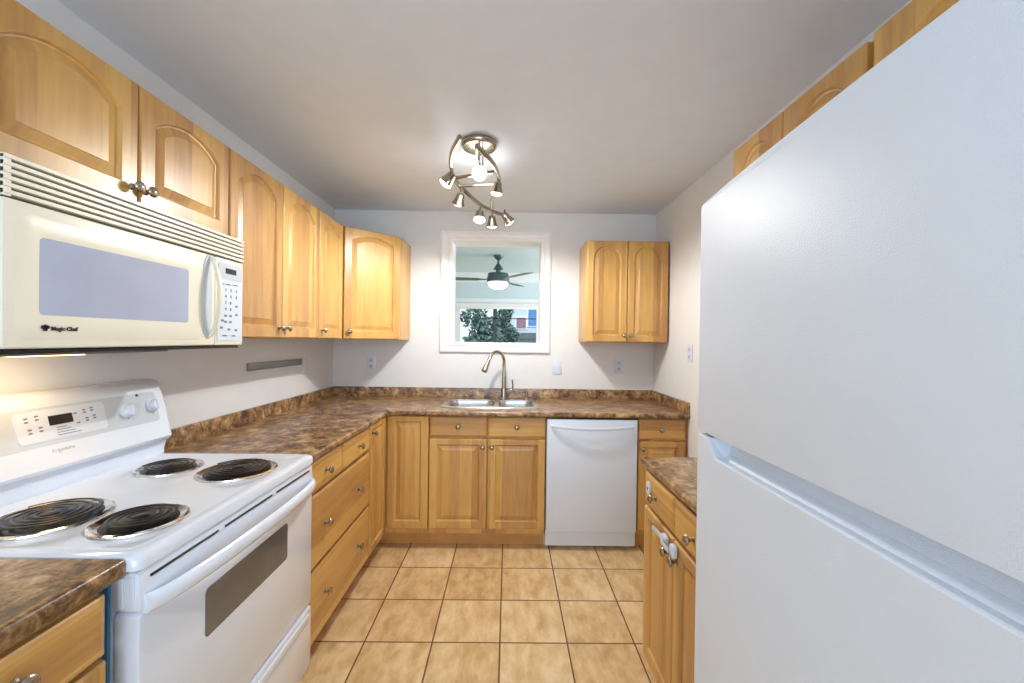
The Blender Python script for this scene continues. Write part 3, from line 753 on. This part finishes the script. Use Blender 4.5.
for x, z in ((.650, .226), (.685, .226), (.725, .228), (.668, .036), (.718, .036)):
    MB().prism(rrect(x - .012, x + .012, z - .002, z + .002, .0005), 'y', -.0056, -.0052).build('printed_line', 'ink', kp)
text('lettering', 'Magic Chef', .0128, 'ink_black', dr, (.119, -.0066, .0465), RX90, ext=.0003, bold=.0006)
# little chef's-hat mark before the lettering
q = MB()
for x, z, r in ((-.0045, .004, .0045), (.0045, .004, .0045), (0, .0055, .0045)): q.lathe([(0, 0), (r, 0), (r, .0005), (0, .0005)], (.078 + x, -.0064, .046 + z), (0, -1, 0), 12)
q.prism([(.074, .041), (.082, .041), (.083, .048), (.073, .048)], 'y', -.0064, -.0069)
q.build('emblem', 'ink_black', dr)
MB().box(.0, MW_, .012, .35, -.010, -.0005, .002, 1).build('underside', 'black', mw)
MB().box(.02, .62, .16, .345, -.022, -.010, .003, 1).build('filter_tray', 'grey_metal', mw)
MB().box(.18, .34, .17, .25, -.0245, -.0225).build('lamp_lens', 'warm_lens', mw)

# ------------------------------------------------------------ refrigerator
FRX = .500; FY1_, FY0_ = 1.080, .245        # far and near ends
RFO = (FRX, FY1_, 0); FW = FY1_ - FY0_
fr = thing('refrigerator', 'large white top-freezer refrigerator with pebbled doors in the right foreground', 'refrigerator', RFO, RIGHT)
MB().box(.006, FW - .006, .070, .665, .04, 1.728, .006, 2).build('cabinet_shell', 'fridge', fr)
MB().box(.02, FW - .02, .09, .64, 0, .0395).build('base', 'black', fr)
MB().box(.010, FW - .010, .058, .0695, .06, 1.725).build('door_gasket', 'grey_metal', fr)
SEAMZ = 1.151
# freezer door: side outline with the measured gently rising top edge
top = [(0, 1.735), (.004, 1.741), (.02, 1.745), (.13, 1.751), (.24, 1.758), (.37, 1.764), (.52, 1.769), (.62, 1.771), (FW - .030, 1.771), (FW - .012, 1.768), (FW - .003, 1.762), (FW, 1.75)]
out = [(0, SEAMZ + .004), (FW, SEAMZ + .004)] + list(reversed(top))
MB().prism(out, 'y', .057, 0, .005).build('freezer_door', 'fridge', fr)
# lower door with scooped hand grip along its top
RING = []
xs = [0, .004, .05, .060, .068, .080, .092, .100, .14, .30, .46, FW - .14, FW - .100, FW - .092, FW - .080, FW - .068, FW - .060, FW - .05, FW - .004, FW]
def rec(x):
    a = (x - .055) / .040; c = (FW - .055 - x) / .040; t = max(0, min(1, a, c)); return t
ZB = .075; ZTP = SEAMZ - .003
for x in xs:
    r = rec(x); e = .004 if x in (0, FW) else 0
    zf = ZTP - .042 * r; d_ = .036 * r
    prof = [(.057, ZB + e), (.006 + e, ZB + e), (.0 + e, ZB + .008 + e), (.0 + e, zf - .004), (.0015 + e, zf - .0012), (.005 + e, zf)]
    # inner curve of the scoop
    prof += [(.006 + d_ * .55 + e * 0, zf - .004 * r), (.006 + d_ * .9, zf + .010 * r), (.006 + d_, zf + .026 * r), (.006 + d_ + .001, ZTP), (.057, ZTP)]
    RING.append([(x, y, z) for y, z in prof])
MB().loft(RING).build('fridge_door', 'fridge', fr, smooth=22)

# ------------------------------------------------------------ ceiling light
LX, LY = -.168, 2.19
LO = (LX, LY, H)
cl = thing('track_light', 'brushed nickel spiral spotlight fixture with swivelling heads on the ceiling', 'ceiling light', LO)
MB().lathe([(0, 0), (.093, 0), (.095, -.006), (.093, -.022), (.085, -.030), (.02, -.034), (0, -.034)], LO, (0, 0, 1), 36).build('canopy', 'nickel', cl, off=LO)
ZR = 2.30
MB().tube([(LX, LY, H - .03), (LX, LY, ZR + .0)], .008, 10).tube([(LX + .02, LY, H - .03), (LX + .02, LY, ZR)], .004, 8).build('stem', 'nickel', cl, off=LO)
def smooth(P, n=6):
    P = [Vector(p) for p in P]; out = []
    for i in range(len(P) - 1):
        a, b, c, d = P[max(i - 1, 0)], P[i], P[i + 1], P[min(i + 2, len(P) - 1)]
        for k in range(n):
            t = k / n; out.append(.5 * ((2 * b) + (c - a) * t + (2 * a - 5 * b + 4 * c - d) * t * t + (3 * b - a - 3 * c + d) * t ** 3))
    return out + [P[-1]]
armA = [(-.235, 1.895, 2.31), (-.289, 2.03, 2.30), (-.318, 2.22, 2.30), (-.312, 2.42, 2.30), (-.268, 2.56, 2.29), (-.195, 2.76, 2.28), (-.10, 2.88, 2.27), (-.02, 2.96, 2.27)]
armB = [(-.165, 1.98, 2.31), (-.100, 2.12, 2.30), (-.068, 2.30, 2.30), (-.070, 2.46, 2.29), (-.11, 2.62, 2.28), (-.12, 2.74, 2.26)]
MB().tube(smooth(armA), .011, 8, flat=1.3, upv=(0, 0, 1)).build('arm', 'nickel', cl, off=LO)
MB().tube(smooth(armB), .011, 8, flat=1.3, upv=(0, 0, 1)).build('arm', 'nickel', cl, off=LO)
for a, b_ in (((-.315, 2.34, 2.295), (-.075, 2.24, 2.295)), ((-.305, 2.46, 2.295), (-.070, 2.42, 2.295)), ((-.165, 1.98, 2.305), (LX, 2.24, 2.30))):
    MB().tube([a, b_], .010, 8).build('crossbar', 'nickel', cl, off=LO)
def head(mount, d, lit, size=1.0, power=0):
    size *= 1.3
    d = Vector(d).normalized(); mnt = Vector(mount)
    c0 = mnt + Vector((0, 0, -.035)) + d * -.01
    h_ = MB().tube([mnt, mnt + Vector((0, 0, -.02)), c0 + d * .01], [.006, .006, .007], 8)
    h_.lathe([(0, 0), (.012 * size, 0), (.017 * size, .006), (.020 * size, .03), (.027 * size, .058), (.031 * size, .066), (.0295 * size, .066), (.024 * size, .054), (0, .050)], c0, d, 22)
    hh = h_.build('spot_head', 'nickel', cl, off=LO)
    bb = MB().lathe([(0, .050), (.022 * size, .052), (.0255 * size, .064), (.020 * size, .074), (.010 * size, .079), (0, .080)], c0, d, 20).build('bulb', 'bulb' if lit else 'bulb_dim', hh)
    bb.location = (0, 0, 0)
    for v in bb.data.vertices: v.co -= Vector(LO)
    if power:
        light('spot_bulb_light', 'SPOT', c0 + d * .100, power, (1, .97, .93), .02, aim=Vector(c0) + Vector((d.x * .12, d.y * .12, -1)), spot_size=math.radians(180), spot_blend=.40)
light('added_fixture_glow', 'POINT', (-.19, 2.36, 2.20), 3.5, (1, .97, .93), .10)  # added helper light, not a bulb; brightens the ceiling round the fixture
head((-.312, 2.20, 2.29), (-.55, .10, -.62), True, power=3)            # far left
head((-.160, 2.16, 2.295), (.03, -.85, -.50), True, power=14)          # under canopy, faces camera
head((-.300, 2.50, 2.29), (-.30, .50, -.75), False, power=2)
head((-.072, 2.36, 2.31), (-.10, .10, -.80), False, power=47)
head((-.195, 2.68, 2.24), (-.02, -.30, -.85), False, 1.15, power=2)
head((-.118, 2.74, 2.23), (.0, .35, -.90), True, power=3)
head((-.035, 2.72, 2.24), (.55, .50, -.62), True, power=3)

# ------------------------------------------------------------ wall fittings
def plate(name, label, cat, loc, rz, kind):
    t = thing(name, label, cat, loc, rz)
    MB().prism(rrect(-.036, .036, -.058, .058, .005), 'y', -.0005, -.006, .0015).build('cover_plate', 'white_matte', t)
    if kind == 'outlet':
        for dz in (.024, -.024):
            s = MB().prism(rrect(-.015, .015, dz - .015, dz + .015, .007), 'y', -.006, -.0085).build('socket', 'pale_grey', t)
            MB().box(-.007, -.005, -.0092, -.008, dz - .004, dz + .006).box(.005, .007, -.0092, -.008, dz - .004, dz + .006).build('slot', 'ink_black', s)
    else:
        MB().prism([(-.0055, -.032), (-.011, .0), (-.0075, .032), (-.0055, .032)], 'x', -.016, .016).build('rocker', 'white_matte', t)
plate('wall_outlet', 'white double outlet on back wall below the angled corner cabinet', 'outlet', (-1.113, YB, 1.180), 0, 'outlet')
plate('light_switch', 'white rocker switch right of the opening over the sink', 'switch', (.402, YB, 1.166), 0, 'switch')
plate('wall_outlet', 'white double outlet below the two-door back wall cabinet', 'outlet', (.908, YB, 1.183), 0, 'outlet')
plate('wall_outlet', 'white outlet on the right wall just past the refrigerator', 'outlet', (XR, 2.70, 1.312), RIGHT, 'outlet')
plate('light_switch', 'white switch on left wall at the end of the grey knife bar', 'switch', (XL, 2.90, 1.18), LEFT, 'switch')
kb = thing('knife_rack', 'grey magnetic knife bar mounted on the left wall under the cabinets', 'knife rack', (XL, 2.545, 1.216), LEFT)
MB().box(-.286, .286, -.018, -.0005, -.020, .020, .003, 2).build('bar', 'grey_metal', kb)
MB().box(-.276, .276, -.0195, -.0178, -.012, .012).build('magnet_strip', 'grey_metal', kb)
